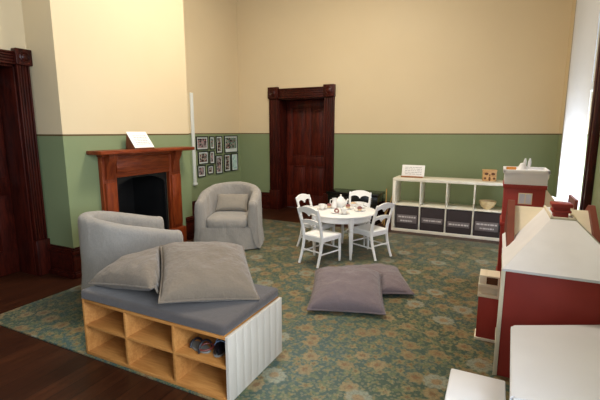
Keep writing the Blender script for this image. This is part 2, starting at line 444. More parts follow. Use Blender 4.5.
# windows in the right-hand wall
def window(name, a, b):
    root = empty(name, (XR, (a + b) / 2, WZ0)); root['kind'] = 'structure'; L = root.location
    def bx(q, lo, hi, bev=.004): q.box(tuple(x - y for x, y in zip(lo, L)), tuple(x - y for x, y in zip(hi, L)), bev)
    q = MB()
    for u0, u1 in ((a - .17, a), (b, b + .17)): bx(q, (XR - .05, u0, .32), (XR, u1, WZ1 + .17)); bx(q, (XR - .06, u0 + .05, .32), (XR, u1 - .05, WZ1 + .17))
    bx(q, (XR - .05, a, WZ1), (XR, b, WZ1 + .17)); q.build('window_casing', M['mahog'], root)
    q = MB(); bx(q, (XR - .052, a - .19, WZ0 - .05), (XR + .1, b + .19, WZ0)); q.build('window_sill', M['mahog'], root)
    q = MB()
    x0, x1 = XR + .1, XR + .15; mz = (WZ0 + WZ1) / 2
    for u in (a, b - .06): bx(q, (x0, u, WZ0), (x1, u + .06, WZ1))
    for z in (WZ0, mz - .03, WZ1 - .07): bx(q, (x0, a, z), (x1, b, z + .07))
    wf = q.build('window_frame', M['white'], root)
    q = MB(); bx(q, (XR + .122, a + .05, WZ0 + .05), (XR + .126, b - .05, WZ1 - .05), 0); q.build('window_pane', M['glass'], wf)
    return root
window('window_1', *WINS[1]); window('window_2', *WINS[0])
bl = empty('roller_blind', (.645, 4.865, .50))
tag(bl, 'pale roller blind glowing with daylight over the right hand window', 'blind')
def blind_fn(u, v):
    y = -.715 + 1.43 * u; z = 2.97 * v
    return Vector((.004 * math.sin(u * 9), y, z))
q = MB(); q.grid(blind_fn, 24, 20); q.build('blind_cloth', M['blind'], bl)
q = MB(); q.box((-.012, -.715, -.012), (.012, .715, .018), .005); q.build('bottom_bar', M['white'], bl)
q = MB(); q.tube([(0, -.72, 2.98), (0, .72, 2.98)], .03, 14); q.build('roller', M['white'], bl)

# ------------------------------------------------------------------ fireplace
fp = empty('fireplace', (XB, 3.42, 0)); tag(fp, 'reddish brown timber fireplace surround with a black hearth opening', 'fireplace')
def fb(q, x0, x1, y0, y1, z0, z1, bev=.004): q.box((x0, y0 - 3.42, z0), (x1, y1 - 3.42, z1), bev)
for y0, y1 in ((2.815, OY0), (OY1, 3.95)):
    q = MB(); fb(q, 0, .05, y0, y1, .2, 1.2); fb(q, 0, .075, y0 + .02, y1 - .02, .26, .90, .006)
    q.build('pilaster', M['mantel'], fp)
    q = MB(); fb(q, 0, .10, y0 - .012, y1 + .012, 0, .22, .008); q.build('plinth_block', M['mantel'], fp)
    q = MB(); c = (y0 + y1) / 2 - 3.42
    q.prism([(0, 1.2), (.13, 1.2), (.13, 1.15), (.09, 1.07), (.075, .98), (.06, .93), (0, .93)], 'Y', c - .05, c + .05)
    q.build('bracket', M['mantel'], fp)
q = MB(); fb(q, 0, .05, OY0 - .001, OY1 + .001, OZ, 1.2); fb(q, 0, .062, OY0, OY1, OZ + .05, 1.14, .006); q.build('frieze', M['mantelh'], fp)
q = MB(); fb(q, 0, .09, 2.80, 3.97, 1.165, 1.195, .01); fb(q, 0, .22, 2.69, 4.05, 1.195, 1.235, .01); q.build('mantel_shelf', M['mantelh'], fp)
q = MB()   # arched cast-iron insert
ya, yb_ = OY0 - 3.42, OY1 - 3.42
pts = [(ya, 0), (ya, OZ), (yb_, OZ), (yb_, 0), (yb_ - .035, 0)]
for k in range(13):
    a = PI * k / 12; pts.append(((ya + yb_) / 2 + (yb_ - ya - .07) / 2 * math.cos(a), 0.80 + .12 * math.sin(a)))
pts.append((ya + .035, 0))
q.prism(pts, 'X', -.04, .0); q.build('arched_insert', M['iron'], fp)
q = MB(); fb(q, -.6, -.55, OY0, OY1, 0, OZ, 0); fb(q, -.55, -.02, OY0, OY0 + .03, 0, OZ, 0); fb(q, -.55, -.02, OY1 - .03, OY1, 0, OZ, 0); fb(q, -.55, -.02, OY0, OY1, OZ - .03, OZ, 0); fb(q, -.55, 0, OY0, OY1, 0, .02, 0)
q.build('firebox', M['black'], fp)
q = MB(); fb(q, -.32, -.1, OY0 + .16, OY1 - .16, .14, .16, .004)
for k in range(8): y = OY0 + .18 + k * .058; fb(q, -.1, -.085, y, y + .015, .06, .27, .003)
q.build('fire_grate', M['iron'], fp)

def text_rows(q, x0, x1, rows, y, hgt, seed, tilt=None):
    """rows of tiny word shaped strokes lying just in front of plane y"""
    rnd = random.Random(seed)
    for z in rows:
        x = x0 + rnd.uniform(0, .06) * (x1 - x0)
        while x < x1 - .004:
            wl = rnd.uniform(.012, .045) * (x1 - x0) / .22
            x2 = min(x1, x + wl)
            q.box((x, y - .001, z - hgt / 2), (x2, y, z + hgt / 2)); x = x2 + .008 * (x1 - x0) / .22

# sign on the mantel: card leaning on a dark wooden wedge
s1 = empty('sign_stand', (-3.545, 3.275, 1.235), PI / 2); tag(s1, 'white printed card on a wooden stand on the mantel shelf', 'sign')
tl = Matrix.Rotation(-math.radians(36), 3, 'X')
def tilted(q, vs, piv=(0, 0, 0)):
    for v in vs: v.co = tl @ (v.co - Vector(piv)) + Vector(piv)
q = MB(); vs = q.box((-.135, -.062, .012), (.135, -.058, .225), .0008); tilted(q, vs, (0, -.058, .012)); cd1 = q.build('card', M['paper'], s1)
q = MB(); text_rows(q, -.09, .1, [.06 + .022 * k for k in range(6)], -.0625, .006, 3); tilted(q, q.bm.verts, (0, -.058, .012)); q.build('printed_lines', M['print_ink'], cd1)
q = MB(); q.prism([(-.052, 0), (.09, 0), (.09, .02), (.075, .165), (.062, .165), (-.045, .012)], 'X', -.122, -.1); q.prism([(-.052, 0), (.09, 0), (.09, .02), (.075, .165), (.062, .165), (-.045, .012)], 'X', .1, .122)
q.box((-.122, -.075, 0), (.122, -.055, .016), .003); q.box((-.122, .07, 0), (.122, .09, .02), .003); q.build('wooden_stand', M['mantel_stand'], s1)

# white conduit and the framed photographs in the alcove
q = MB(); q.box((XA, 5.13, .58), (XA + .03, 5.19, 2.03), .008); q.box((XA, 5.12, .56), (XA + .04, 5.20, .60), .006)
tag(q.build('cable_conduit', M['conduit']), 'white vertical cable cover on the alcove wall beside the mantel', 'conduit')
FR = [(5.234, 1.348, 5.53, 1.124, 'group of people in a landscape print, top left of the wall photos', 0),
      (5.575, 1.344, 5.709, 1.127, 'small upright print, second from left in the top row', 1),
      (5.75, 1.349, 5.922, 1.048, 'tall narrow print with pale mount in the top row', 2),
      (5.991, 1.354, 6.394, 1.045, 'largest landscape print, top right of the wall photos', 1),
      (5.267, 1.101, 5.527, .887, 'dark print under the top left photo', 2),
      (5.561, 1.099, 5.695, .875, 'small pale upright print, second in the middle row', 0),
      (5.725, 1.012, 5.915, .688, 'tall print of a dark figure in the lower row', 0),
      (5.968, 1.021, 6.154, .707, 'tall print with a touch of red, second from right below', 2),
      (6.188, 1.025, 6.392, .705, 'pale text panel, lowest at the right of the photos', -1),
      (5.243, .874, 5.435, .677, 'small pale print at the bottom left corner', 0),
      (5.498, .855, 5.652, .705, 'smallest print, in the bottom row beside the corner one', 2)]
M['pale_print'] = photo_mat('pale_text_print', (150, 190, 182), (196, 216, 206), (206, 220, 212), 9)
for y0, z1, y1, z0, lab, pm in FR:
    r = empty('framed_photo', (XA, (y0 + y1) / 2, z0)); tag(r, 'black framed photo: ' + lab, 'framed photo', 'framed photos in the alcove')
    hw = (y1 - y0) / 2; hh = z1 - z0; t = .014
    q = MB(); q.box((0, -hw, 0), (.02, -hw + t, hh), .002); q.box((0, hw - t, 0), (.02, hw, hh), .002); q.box((0, -hw + t, 0), (.02, hw - t, t), .002); q.box((0, -hw + t, hh - t), (.02, hw - t, hh), .002); q.build('picture_frame', M['frame'], r)
    q = MB(); q.box((0, -hw + t, t), (.010, hw - t, hh - t)); mt = q.build('mount', M['matboard'], r)
    mg = .022
    lo = .06 if pm == 1 and hw > .15 else mg
    q = MB(); q.box((.010, -hw + t + mg, t + lo), (.012, hw - t - mg, hh - t - mg)); q.build('photo_print', PH[pm] if pm >= 0 else M['pale_print'], mt)

# ------------------------------------------------------------------ rug
q = MB(); q.box((-3.42, 1.552, 0), (.62, 5.585, .012), .003)
tag(q.build('area_rug', M['rug']), 'large green and tan floral rug covering the dark floorboards', 'rug')
RZ = .012

# ------------------------------------------------------------------ armchairs
def make_armchair(loc, rz, label):
    root = empty('armchair', loc, rz); tag(root, label, 'armchair', 'slipcovered tub armchairs')
    wc, tk = .325, .11
    n = 56
    path = []
    for i in range(n + 1):
        s = i / n
        Ltot = .33 * 2 + PI * wc; d = s * Ltot
        if d < .33: p = (wc, -.33 + d); nr = (1, 0)
        elif d < .33 + PI * wc:
            a = (d - .33) / wc; p = (wc * math.cos(a), wc * math.sin(a)); nr = (math.cos(a), math.sin(a))
        else: p = (-wc, -(d - .33 - PI * wc)); nr = (-1, 0)
        path.append((p, nr, s))
    m = MB(); rings = []
    def ring(p, nr, s, shrink=1.0, push=0.0):
        back = math.sin(PI * s) ** 1.3
        h = .60 + .15 * back
        t2 = tk / 2
        pr = [(t2 + .03, .012), (t2 + .022, .10), (t2 + .012, .22), (t2 + .004, .36), (t2 + .004, h - .14), (t2, h - .07)]
        for k in range(1, 8):
            a = PI * k / 8; pr.append((t2 * math.cos(a), h - .055 + .055 * math.sin(a)))
        pr += [(-t2, h - .07), (-t2 - .008, h - .16), (-t2 - .012, .42), (-t2 - .012, .25)]
        out = []
        zc = h * .55
        for o, z in pr:
            q = Vector((p[0] + nr[0] * o * shrink, p[1] + nr[1] * o * shrink + push, zc + (z - zc) * (1 - (1 - shrink) * .25)))
            nz = noise.noise(q * 7) * .012 + noise.noise(Vector((q.x * 15, q.y * 15, q.z * 4))) * .010 * (1.4 - q.z)
            q += Vector((nr[0] * nz, nr[1] * nz, nz * .4)); out.append(q)
        return [m.bm.verts.new(q) for q in out]
    p0, n0, _ = path[0]; p1, n1, _ = path[-1]
    rings.append(ring(p0, n0, 0, .3, -.035)); rings.append(ring(p0, n0, 0, .75, -.026)); rings.append(ring(p0, n0, 0, .94, -.01))
    rings += [ring(*x) for x in path]
    rings += [ring(p1, n1, 1, .94, -.01), ring(p1, n1, 1, .75, -.026), ring(p1, n1, 1, .3, -.035)]
    for A, B in zip(rings, rings[1:]):
        for k in range(len(A) - 1): m.bm.faces.new((A[k], A[k + 1], B[k + 1], B[k]))
    m.bm.faces.new(rings[0]); m.bm.faces.new(rings[-1][::-1])
    m.build('slipcover', M['cover'], root, angle=60)
    m = MB()
    def sk(u, v):
        x = -.375 + .75 * u; z = .015 + .255 * v
        y = -.37 - .02 * (1 - v) + .05 * abs(u * 2 - 1) ** 6 - .012 * math.sin(u * 17 + 1) * (1 - v) ** 1.5 + noise.noise(Vector((x * 8, z * 4, 3))) * .008
        return Vector((x, y, z))
    m.grid(sk, 30, 10)
    for v in [v for v in m.bm.verts]: pass
    m.box((-.28, -.33, .1), (.28, .3, .27), .01)
    m.build('skirt_panel', M['cover'], root, angle=60)
    m = MB()
    N = 22
    def cush(u, v):
        th = 2 * PI * u; ph = PI * (v - .5)
        sg = lambda c, e: math.copysign(abs(c) ** e, c)
        x = .262 * sg(math.cos(th), .35) * sg(math.cos(ph), .3); y = .295 * sg(math.sin(th), .35) * sg(math.cos(ph), .3)
        z = .085 * sg(math.sin(ph), .55) * (1 + .12 * (1 - (x / .27) ** 2))
        return Vector((x, y - .075, z + .305 + noise.noise(Vector((x * 6, y * 6, z))) * .006))
    m.grid(cush, 48, 16, True); bmesh.ops.remove_doubles(m.bm, verts=m.bm.verts, dist=1e-5)
    sc = m.build('seat_cushion', M['cover'], root, angle=60)
    return root
A1 = make_armchair((-2.81, 2.41, RZ), math.atan2(.85, .53) + PI / 2, 'grey slipcovered tub armchair seen from behind, turned to the fireplace')
A2 = make_armchair((-3.025, 4.20, RZ), math.atan2(-.92, .40) + PI / 2, 'grey slipcovered tub armchair facing the camera below the wall photos')

def pillow_parts(root, mat, w_, d_, t_, seed, flat_bottom=.5, pipe=True, pname='pillow_cover', pipe_r=.006):
    m = MB(); N = 34
    def pos(u, v, top):
        u = u * 2 - 1; v = v * 2 - 1
        x = u * w_ / 2 * (1 - .05 * (1 - v * v) * abs(u) ** 3); y = v * d_ / 2 * (1 - .05 * (1 - u * u) * abs(v) ** 3)
        e = max(0, (1 - abs(u) ** 2.6)) ** .46 * max(0, (1 - abs(v) ** 2.6)) ** .46
        z = t_ / 2 * e
        edge = (abs(u) ** 6 + abs(v) ** 6)
        wr = noise.noise(Vector((x * 7 + seed, y * 7, 2))) * .1 + noise.noise(Vector((x * 16 + seed, y * 16, 5))) * .05
        corner = math.exp(-(((1 - abs(u)) ** 2 + (1 - abs(v)) ** 2) / .18))
        fold = math.sin(math.atan2(1.02 - abs(v), 1.02 - abs(u)) * 11 + seed) * corner * .16
        z *= 1 + wr * 1.4 + fold
        return Vector((x, y, z if top else -z * flat_bottom))
    m.grid(lambda u, v: pos(u, v, True), N, N); m.grid(lambda u, v: pos(u, v, False), N, N)
    bmesh.ops.remove_doubles(m.bm, verts=m.bm.verts, dist=1e-4)
    o = m.build(pname, mat, root, angle=80)
    if pipe:
        pts = []
        for k in range(24): pts.append(pos(k / 24, 0, True))
        for k in range(24): pts.append(pos(1, k / 24, True))
        for k in range(24): pts.append(pos(1 - k / 24, 1, True))
        for k in range(24): pts.append(pos(0, 1 - k / 24, True))
        m = MB(); m.tube(pts, pipe_r, 6, True); m.build('piping', mat, o)
    return o
def mats(root):
    return Matrix.Translation(root.location) @ root.rotation_euler.to_matrix().to_4x4()
def squash(low, top, w_, d_, t_, fb_):
    """press the lower cushion down where the upper one lies on it"""
    A = mats(low); B = mats(top); Bi = B.inverted(); Ai = A.inverted()
    for o in low.children_recursive:
        for v in o.data.vertices:
            p = Bi @ (A @ v.co); u = p.x / (w_ / 2 + .015); q = p.y / (d_ / 2 + .015)
            if abs(u) < 1 and abs(q) < 1:
                e = (1 - abs(u) ** 2.6) ** .46 * (1 - abs(q) ** 2.6) ** .46
                zb = -t_ / 2 * e * fb_ * 1.3 - .012
                if p.z > zb and p.z < .25: p.z = zb; v.co = Ai @ (B @ p)
def rest_on(root, z):
    A = mats(root); Ai = A.inverted()
    for o in root.children_recursive:
        for v in o.data.vertices:
            p = A @ v.co
            if p.z < z: p.z = z + (p.z - z) * .02; v.co = Ai @ p
lc = empty('throw_cushion', (-3.06, 4.27, .52)); lc.rotation_euler = (math.radians(56), 0, A2.rotation_euler.z)
tag(lc, 'beige lumbar cushion propped in the armchair below the wall photos', 'cushion')
pillow_parts(lc, M['lumbar'], .40, .23, .10, 2.2, 1)

# ------------------------------------------------------------------ bench with cubbies
bx0, bx1, by0, by1, bz = -2.29, -1.17, 1.562, 2.135, .372
bench = empty('storage_bench', ((bx0 + bx1) / 2, (by0 + by1) / 2, RZ)); tag(bench, 'low pine cubby bench with grey padded top in the foreground', 'storage bench')
bw, bd = (bx1 - bx0) / 2, (by1 - by0) / 2
def BB(name, mat, boxes, bev=.002):
    q = MB()
    for lo, hi in boxes: q.box(lo, hi, bev)
    return q.build(name, mat, bench)
t = .018
BB('back_panel', M['pine'], [((-bw + t, bd - .012, 0), (bw - t, bd, bz))])
BB('side_panel', M['pine'], [((-bw, -bd, 0), (-bw + t, bd, bz))])
for k in (1, 2): x = -bw + (2 * bw) * k / 3; BB('divider', M['pine'], [((x - t / 2, -bd, .02), (x + t / 2, bd - .012, bz - t))])
BB('bottom_board', M['pine'], [((-bw + t, -bd, .0), (bw - t, bd - .012, .02))])
BB('shelf_board', M['pine'], [((-bw + t, -bd + .002, .187), (bw - t, bd - .012, .203))])
BB('top_board', M['pine'], [((-bw + t, -bd, bz - t), (bw - t, bd, bz))])
q = MB(); N = 8
q.box((bw - t, -bd, 0), (bw - .004, bd, bz))
for k in range(N):
    y = -bd + 2 * bd * k / N
    q.box((bw - .006, y + .0006, 0), (bw, y + 2 * bd / N - .0006, bz), .0015)
e = q.build('slatted_end', M['slat'], bench); e['label'] = 'white-washed boarded end'
q = MB(); q.box((-bw - .004, -bd - .006, bz), (bw - .02, bd + .004, bz + .062), .02, seg=4); q.build('seat_pad', M['bench_pad'], bench)

PADZ = RZ + bz + .062
p1 = empty('cushion', (-1.955, 1.86, PADZ + .09)); p1.rotation_euler = (math.radians(4), math.radians(-9), math.radians(-6))
tag(p1, 'large taupe linen cushion at the left end of the bench, partly covered', 'cushion')
pillow_parts(p1, M['pillow'], .62, .56, .25, 1.0, .55)
p2 = empty('cushion', (-1.59, 1.927, .562)); p2.rotation_euler = (.264, .098, .775)
tag(p2, 'large taupe linen cushion on the right of the bench, overlapping its neighbour', 'cushion')
pillow_parts(p2, M['pillow'], .555, .605, .225, 4.0, .6)
squash(p1, p2, .555, .605, .225, .6); rest_on(p1, PADZ + .004); rest_on(p2, PADZ + .004)

# things in the top right cubby
q = None
sh = empty('shoe', (-1.325, 1.72, RZ + .204), math.radians(200)); tag(sh, 'dark shoe with pale blue stripes in the upper right cubby of the bench', 'shoe', 'footwear in the cubby')
q = MB()
def shoe_fn(u, v):
    th = PI * v; y = -.11 + .22 * u
    wd = .036 * (math.sin(PI * min(1, .12 + .88 * u)) ** .5 if u < 1 else 0) + .006
    hh = .035 + .035 * (1 - u) ** 1.5
    return Vector((wd * math.cos(th), y, .012 + hh * math.sin(th)))
q.grid(shoe_fn, 16, 10); upper = q.build('shoe_upper', M['shoe'], sh)
q = MB(); q.lathe([(0, 0), (.04, 0), (.043, .007), (.04, .014), (0, .014)], 24); 
for v in q.bm.verts: v.co.y *= 2.75
q.build('shoe_sole', M['sole'], sh)
for k in range(3):
    q = MB(); u = .38 + .13 * k
    q.tube([Vector(shoe_fn(u, v / 8)) * 1.02 for v in range(1, 8)], .004, 6); q.build('shoe_stripe', M['shoeb'], upper)
sd = empty('sandal', (-1.435, 1.655, RZ + .204), math.radians(75)); tag(sd, 'black strappy sandal lying left of the dark shoe in the cubby', 'sandal', 'footwear in the cubby')
q = MB(); q.lathe([(0, 0), (.034, 0), (.037, .006), (.034, .012), (0, .012)], 24)
for v in q.bm.verts: v.co.y *= 2.4
q.build('sandal_sole', M['sole'], sd)
for y, r, hh in ((-.055, .045, .055), (.03, .04, .035)):
    q = MB(); q.tube([(r * math.cos(a * PI / 12), y + .01 * math.sin(a * PI / 12), .008 + hh * math.sin(a * PI / 12)) for a in range(13)], .007, 8); q.build('sandal_strap', M['shoe'], sd)
q = MB(); q.tube([(.04 * math.cos(a * PI / 10), -.06 + .035 * math.sin(a * PI / 10), .03) for a in range(20)], .005, 6, True); q.build('ankle_strap', M['strap'], sd)

# ------------------------------------------------------------------ floor cushions
f2 = empty('floor_cushion', (-.965, 3.52, RZ + .05)); f2.rotation_euler = (math.radians(2), 0, math.radians(26))
tag(f2, 'mauve grey floor cushion on the rug, tucked under the bigger one', 'floor cushion')
pillow_parts(f2, M['pillow2'], .60, .60, .20, 6.0, .4)
f1 = empty('floor_cushion', (-1.07, 3.10, RZ + .085)); f1.rotation_euler = (math.radians(9), math.radians(0), math.radians(18))
tag(f1, 'mauve grey floor cushion nearest the camera, leaning on another cushion on the rug', 'floor cushion')
pillow_parts(f1, M['pillow2'], .60, .64, .27, 3.3, .4)
squash(f2, f1, .60, .64, .27, .4); rest_on(f1, RZ + .003); rest_on(f2, RZ + .003)

# ------------------------------------------------------------------ children's table and chairs
tb = empty('round_table', (-1.615, 4.42, RZ)); tag(tb, "white round children's table laid for tea among four chairs", 'table')
q = MB(); q.lathe([(0, .478), (.395, .478), (.409, .482), (.413, .49), (.409, .498), (.398, .502), (0, .502)], 56); q.build('tabletop', M['white'], tb)
q = MB(); q.lathe([(.33, .41), (.35, .41), (.35, .478), (.33, .478)], 40); q.build('apron', M['white'], tb)
LEG = [(.012, 0), (.016, .01), (.014, .03), (.019, .10), (.023, .24), (.024, .30), (.018, .32), (.026, .335), (.018, .35), (.028, .37), (.03, .40), (.03, .478)]
for lx, ly in ((.22, -.28), (.25, .28), (-.22, .28), (-.22, -.28)):
    q = MB(); q.lathe(LEG, 14, (lx, ly, 0)); q.build('leg', M['white'], tb)

def lean(z): return -.10 * max(0, (z - .30) / .35) ** 1.3
def make_chair():
    root = empty('childs_chair', (0, 0, 0))
    hw = .128
    for s in (-1, 1):
        pts = [(s * (hw + .004), -.075, 0), (s * hw, -.045, .08), (s * hw, -.015, .18), (s * hw, 0, .27), (s * hw, lean(.36), .36), (s * (hw + .003), lean(.46), .46), (s * (hw + .006), lean(.56), .56), (s * (hw + .008), lean(.615), .615)]
        q = MB(); q.tube(pts, [.014, .015, .0165, .018, .017, .016, .0155, .013], 8); q.build('back_post', M['white'], root)
        q = MB(); q.lathe([(.010, 0), (.013, .02), (.017, .2), (.018, .27), (.018, .30)], 12, (s * (hw + .012), .285, 0)); q.build('leg', M['white'], root)
        q = MB(); q.tube([(s * hw, -.02, .125), (s * (hw + .01), .285, .125)], .009, 8); q.build('stretcher', M['white'], root)
    q = MB(); q.tube([(-hw, -.025, .15), (hw, -.025, .15)], .009, 8); q.build('stretcher', M['white'], root)
    q = MB(); q.tube([(-hw, .285, .15), (hw, .285, .15)], .009, 8); q.build('stretcher', M['white'], root)
    q = MB(); q.prism([(-hw - .012, -.012), (hw + .012, -.012), (hw + .03, .30), (-hw - .03, .30)], 'Z', .285, .315)
    bmesh.ops.bevel(q.bm, geom=q.bm.edges[:], offset=.008, segments=3, affect='EDGES'); q.build('seat', M['white'], root)
    q = MB(); q.box((-hw, -.01, .255), (hw, .01, .287)); q.box((-hw, .275, .255), (hw, .295, .287)); q.box((-hw - .008, 0, .255), (-hw + .01, .285, .287)); q.box((hw - .01, 0, .255), (hw + .008, .285, .287)); q.build('seat_rail', M['white'], root)
    for name, zt, arch, zb, sc_, x_ in (('top_rail', .603, .036, .542, .030, hw + .012), ('middle_rail', .475, .018, .425, .024, hw)):
        up = []; dn = []
        for k in range(25):
            x = -x_ + 2 * x_ * k / 24; a = abs(x) / x_
            up.append((x, zt + arch * (1 - a ** 2.2)))
            dn.append((x, zb + sc_ * (abs(math.sin(PI * min(1, a * 1.02))) ** .7) - .008 * math.exp(-(a / .08) ** 2)))
        q = MB(); n_ = len(up); R_ = []
        for yy in (-.010, .010): R_.append(([q.bm.verts.new((x, yy, z)) for x, z in up], [q.bm.verts.new((x, yy, z)) for x, z in dn]))
        (fu, fd), (bu, bd_) = R_
        for k in range(n_ - 1):
            for f in ((fd[k], fd[k + 1], fu[k + 1], fu[k]), (bu[k], bu[k + 1], bd_[k + 1], bd_[k]), (fu[k], fu[k + 1], bu[k + 1], bu[k]), (bd_[k], bd_[k + 1], fd[k + 1], fd[k])): q.bm.faces.new(f)
        q.bm.faces.new((fu[0], bu[0], bd_[0], fd[0])); q.bm.faces.new((fu[-1], fd[-1], bd_[-1], bu[-1]))
        for v in q.bm.verts: v.co.y += lean(v.co.z)
        q.build(name, M['white'], root)
    return root
chair = make_chair()
def chair_at(o, bx, by, face, label):
    o.location = (bx, by, RZ + .005); o.rotation_euler = (0, 0, math.atan2(face[1], face[0]) - PI / 2)
    tag(o, label, 'chair', "children's chairs around the tea table")
specs = [(-1.715, 3.83, (.30, .95), "white child's chair nearest the camera, its back toward us at the tea table"),
         (-1.145, 4.375, (-.9, .43), "white child's chair at the right of the tea table beside the cube shelf"),
         (-1.60, 5.04, (.10, -1), "white child's chair behind the tea table, in front of the black chest"),
         (-2.075, 4.49, (1, -.16), "white child's chair at the left of the tea table, before the door")]
for i, (x, y, fc, lab) in enumerate(specs):
    chair_at(chair if i == 0 else copy_tree(chair), x, y, fc, lab)

# ------------------------------------------------------------------ tea set
TZ = RZ + .502
def place(px, py): return (px, py, TZ)
tp = empty('teapot', (-1.69, 4.60, TZ), math.radians(-20)); tag(tp, 'white china teapot in the middle of the tea table', 'teapot')
q = MB(); q.lathe([(0, 0), (.032, 0), (.035, .006), (.05, .03), (.055, .05), (.048, .075), (.03, .09), (.028, .094), (0, .094)], 24); q.build('pot_body', M['china'], tp)
q = MB(); q.lathe([(.03, .092), (.026, .1), (.012, .108), (.006, .112), (.01, .12), (.007, .128), (0, .13)], 18); q.build('lid', M['china'], tp)
q = MB(); q.tube([(.045, 0, .035), (.07, 0, .05), (.08, 0, .075), (.095, 0, .092)], [.015, .012, .009, .007], 10); q.build('spout', M['china'], tp)
q = MB(); q.tube([(-.045, 0, .075), (-.07, 0, .082), (-.085, 0, .06), (-.072, 0, .035), (-.048, 0, .03)], .006, 8); q.build('handle', M['china'], tp)
tp.scale = (1.2, 1.2, 1.2)
jg = empty('milk_jug', (-1.735, 4.50, TZ)); tag(jg, 'tall white china jug left of the teapot', 'jug')
q = MB(); q.lathe([(0, 0), (.024, 0), (.03, .02), (.028, .045), (.019, .07), (.02, .09), (.024, .1), (.02, .1), (.016, .075), (0, .07)], 20); q.build('jug_body', M['china'], jg)
q = MB(); q.tube([(-.02, 0, .085), (-.042, 0, .08), (-.045, 0, .05), (-.028, 0, .03)], .005, 8); q.build('handle', M['china'], jg)
jg.scale = (1.2, 1.2, 1.2)
def make_cup():
    r = empty('teacup', (0, 0, 0))
    q = MB(); q.lathe([(0, .006), (.016, .006), (.018, .012), (.031, .03), (.036, .052), (.033, .052), (.028, .032), (.014, .014), (0, .013)], 20); q.build('cup_bowl', M['china'], r)
    q = MB(); q.tube([(.033, 0, .045), (.05, 0, .045), (.052, 0, .028), (.03, 0, .022)], .004, 6); q.build('handle', M['china'], r)
    q = MB(); q.lathe([(0, 0), (.03, 0), (.05, .007), (.052, .01), (.03, .006), (0, .006)], 24); q.build('saucer', M['china'], r)
    return r
cup = make_cup()
cups = [(-1.83, 4.35, 'white teacup and saucer at the left side of the tea table'),
        (-1.50, 4.20, 'white teacup and saucer at the near edge of the tea table'),
        (-1.44, 4.60, 'white teacup and saucer at the right side of the tea table')]
for i, (x, y, lab) in enumerate(cups):
    c = cup if i == 0 else copy_tree(cup)
    c.location = (x, y, TZ); c.scale = (1.2, 1.2, 1.2); c.rotation_euler = (0, 0, i * 1.3); tag(c, lab, 'teacup', 'teacups on the tea table')
def make_plate():
    r = empty('plate', (0, 0, 0)); q = MB()
    q.lathe([(0, 0), (.045, 0), (.068, .010), (.07, .013), (.045, .005), (0, .005)], 28); q.build('plate_dish', M['china'], r); return r
def make_cake():
    r = empty('cupcake', (0, 0, 0))
    q = MB(); q.lathe([(0, 0), (.019, 0), (.027, .026), (0, .026)], 16); q.build('cake_case', M['cakes'], r)
    q = MB(); q.lathe([(.028, .024), (.03, .032), (.022, .044), (.01, .05), (0, .051)], 16); q.build('icing', M['cake'], r); return r
plate = make_plate(); cake = make_cake()
pl = [(-1.79, 4.47, 'white plate with a cupcake at the left of the tea table'), (-1.60, 4.22, 'white plate with a ring biscuit at the front of the tea table'),
      (-1.57, 4.53, 'white plate with a large cupcake in the middle of the tea table'), (-1.40, 4.45, 'white plate with a cupcake at the right of the tea table')]
for i, (x, y, lab) in enumerate(pl):
    c = plate if i == 0 else copy_tree(plate)
    c.location = (x, y, TZ); tag(c, lab, 'plate', 'plates on the tea table')
for i, (x, y, lab) in enumerate([(-1.79, 4.47, 'pink brown cupcake on the left plate of the tea table'), (-1.57, 4.53, 'pink brown cupcake beside the teapot on the middle plate'), (-1.40, 4.45, 'pink brown cupcake on the right plate of the tea table')]):
    c = cake if i == 0 else copy_tree(cake)
    c.location = (x, y, TZ + .006); tag(c, lab, 'cupcake', 'cupcakes on the tea table')
q = MB(); q.tube([(.022 * math.cos(k * PI / 8), .006, .026 + .02 * math.sin(k * PI / 8)) for k in range(16)], .009, 8, True)
q2 = q.build('ring_biscuit', M['cake'], None, (-1.60, 4.22, TZ - .001 + .0)); tag(q2, 'brown ring biscuit standing on the front plate of the tea table', 'biscuit')
sg_ = empty('sugar_bowl', (-1.56, 4.70, TZ)); tag(sg_, 'small white bowl heaped with beige biscuits at the back of the tea table', 'bowl')
q = MB(); q.lathe([(0, 0), (.02, 0), (.036, .028), (.04, .04), (.036, .04), (0, .03)], 20); q.build('bowl_body', M['china'], sg_)
q = MB(); q.lathe([(.034, .036), (.026, .05), (0, .058)], 14); q.build('biscuit_heap', M['cakes'], sg_)

# ------------------------------------------------------------------ black chest, sticks
ch = empty('chest', (-2.03, 6.2, 0)); tag(ch, 'low black lacquered chest against the back wall behind the tea table', 'chest')
q = MB(); q.box((-.41, -.18, .05), (.41, .2, .43), .006); q.build('chest_body', M['chest'], ch)
q = MB(); q.box((-.43, -.20, .43), (.43, .215, .475), .008); q.build('lid', M['chest'], ch)
q = MB(); q.box((-.42, -.19, 0), (.42, .205, .06), .006); q.build('plinth', M['chest'], ch)
for (x0, x1, z1, lab) in ((-1.56, -1.43, .60, 'thin tan stick leaning on the back wall left of the white shelf'), (-1.50, -1.57, .52, 'shorter thin tan stick crossing another between chest and shelf')):
    q = MB(); yo = -.1 if z1 < .55 else 0; q.tube([(x0, 6.12 + yo, 0.003), ((x0 + x1) / 2 + .01, 6.29 + yo, z1 / 2), (x1, 6.455 + yo * .7, z1)], .008, 8)
    tag(q.build('wooden_stick', M['stick']), lab, 'stick', 'sticks leaning beside the shelf')

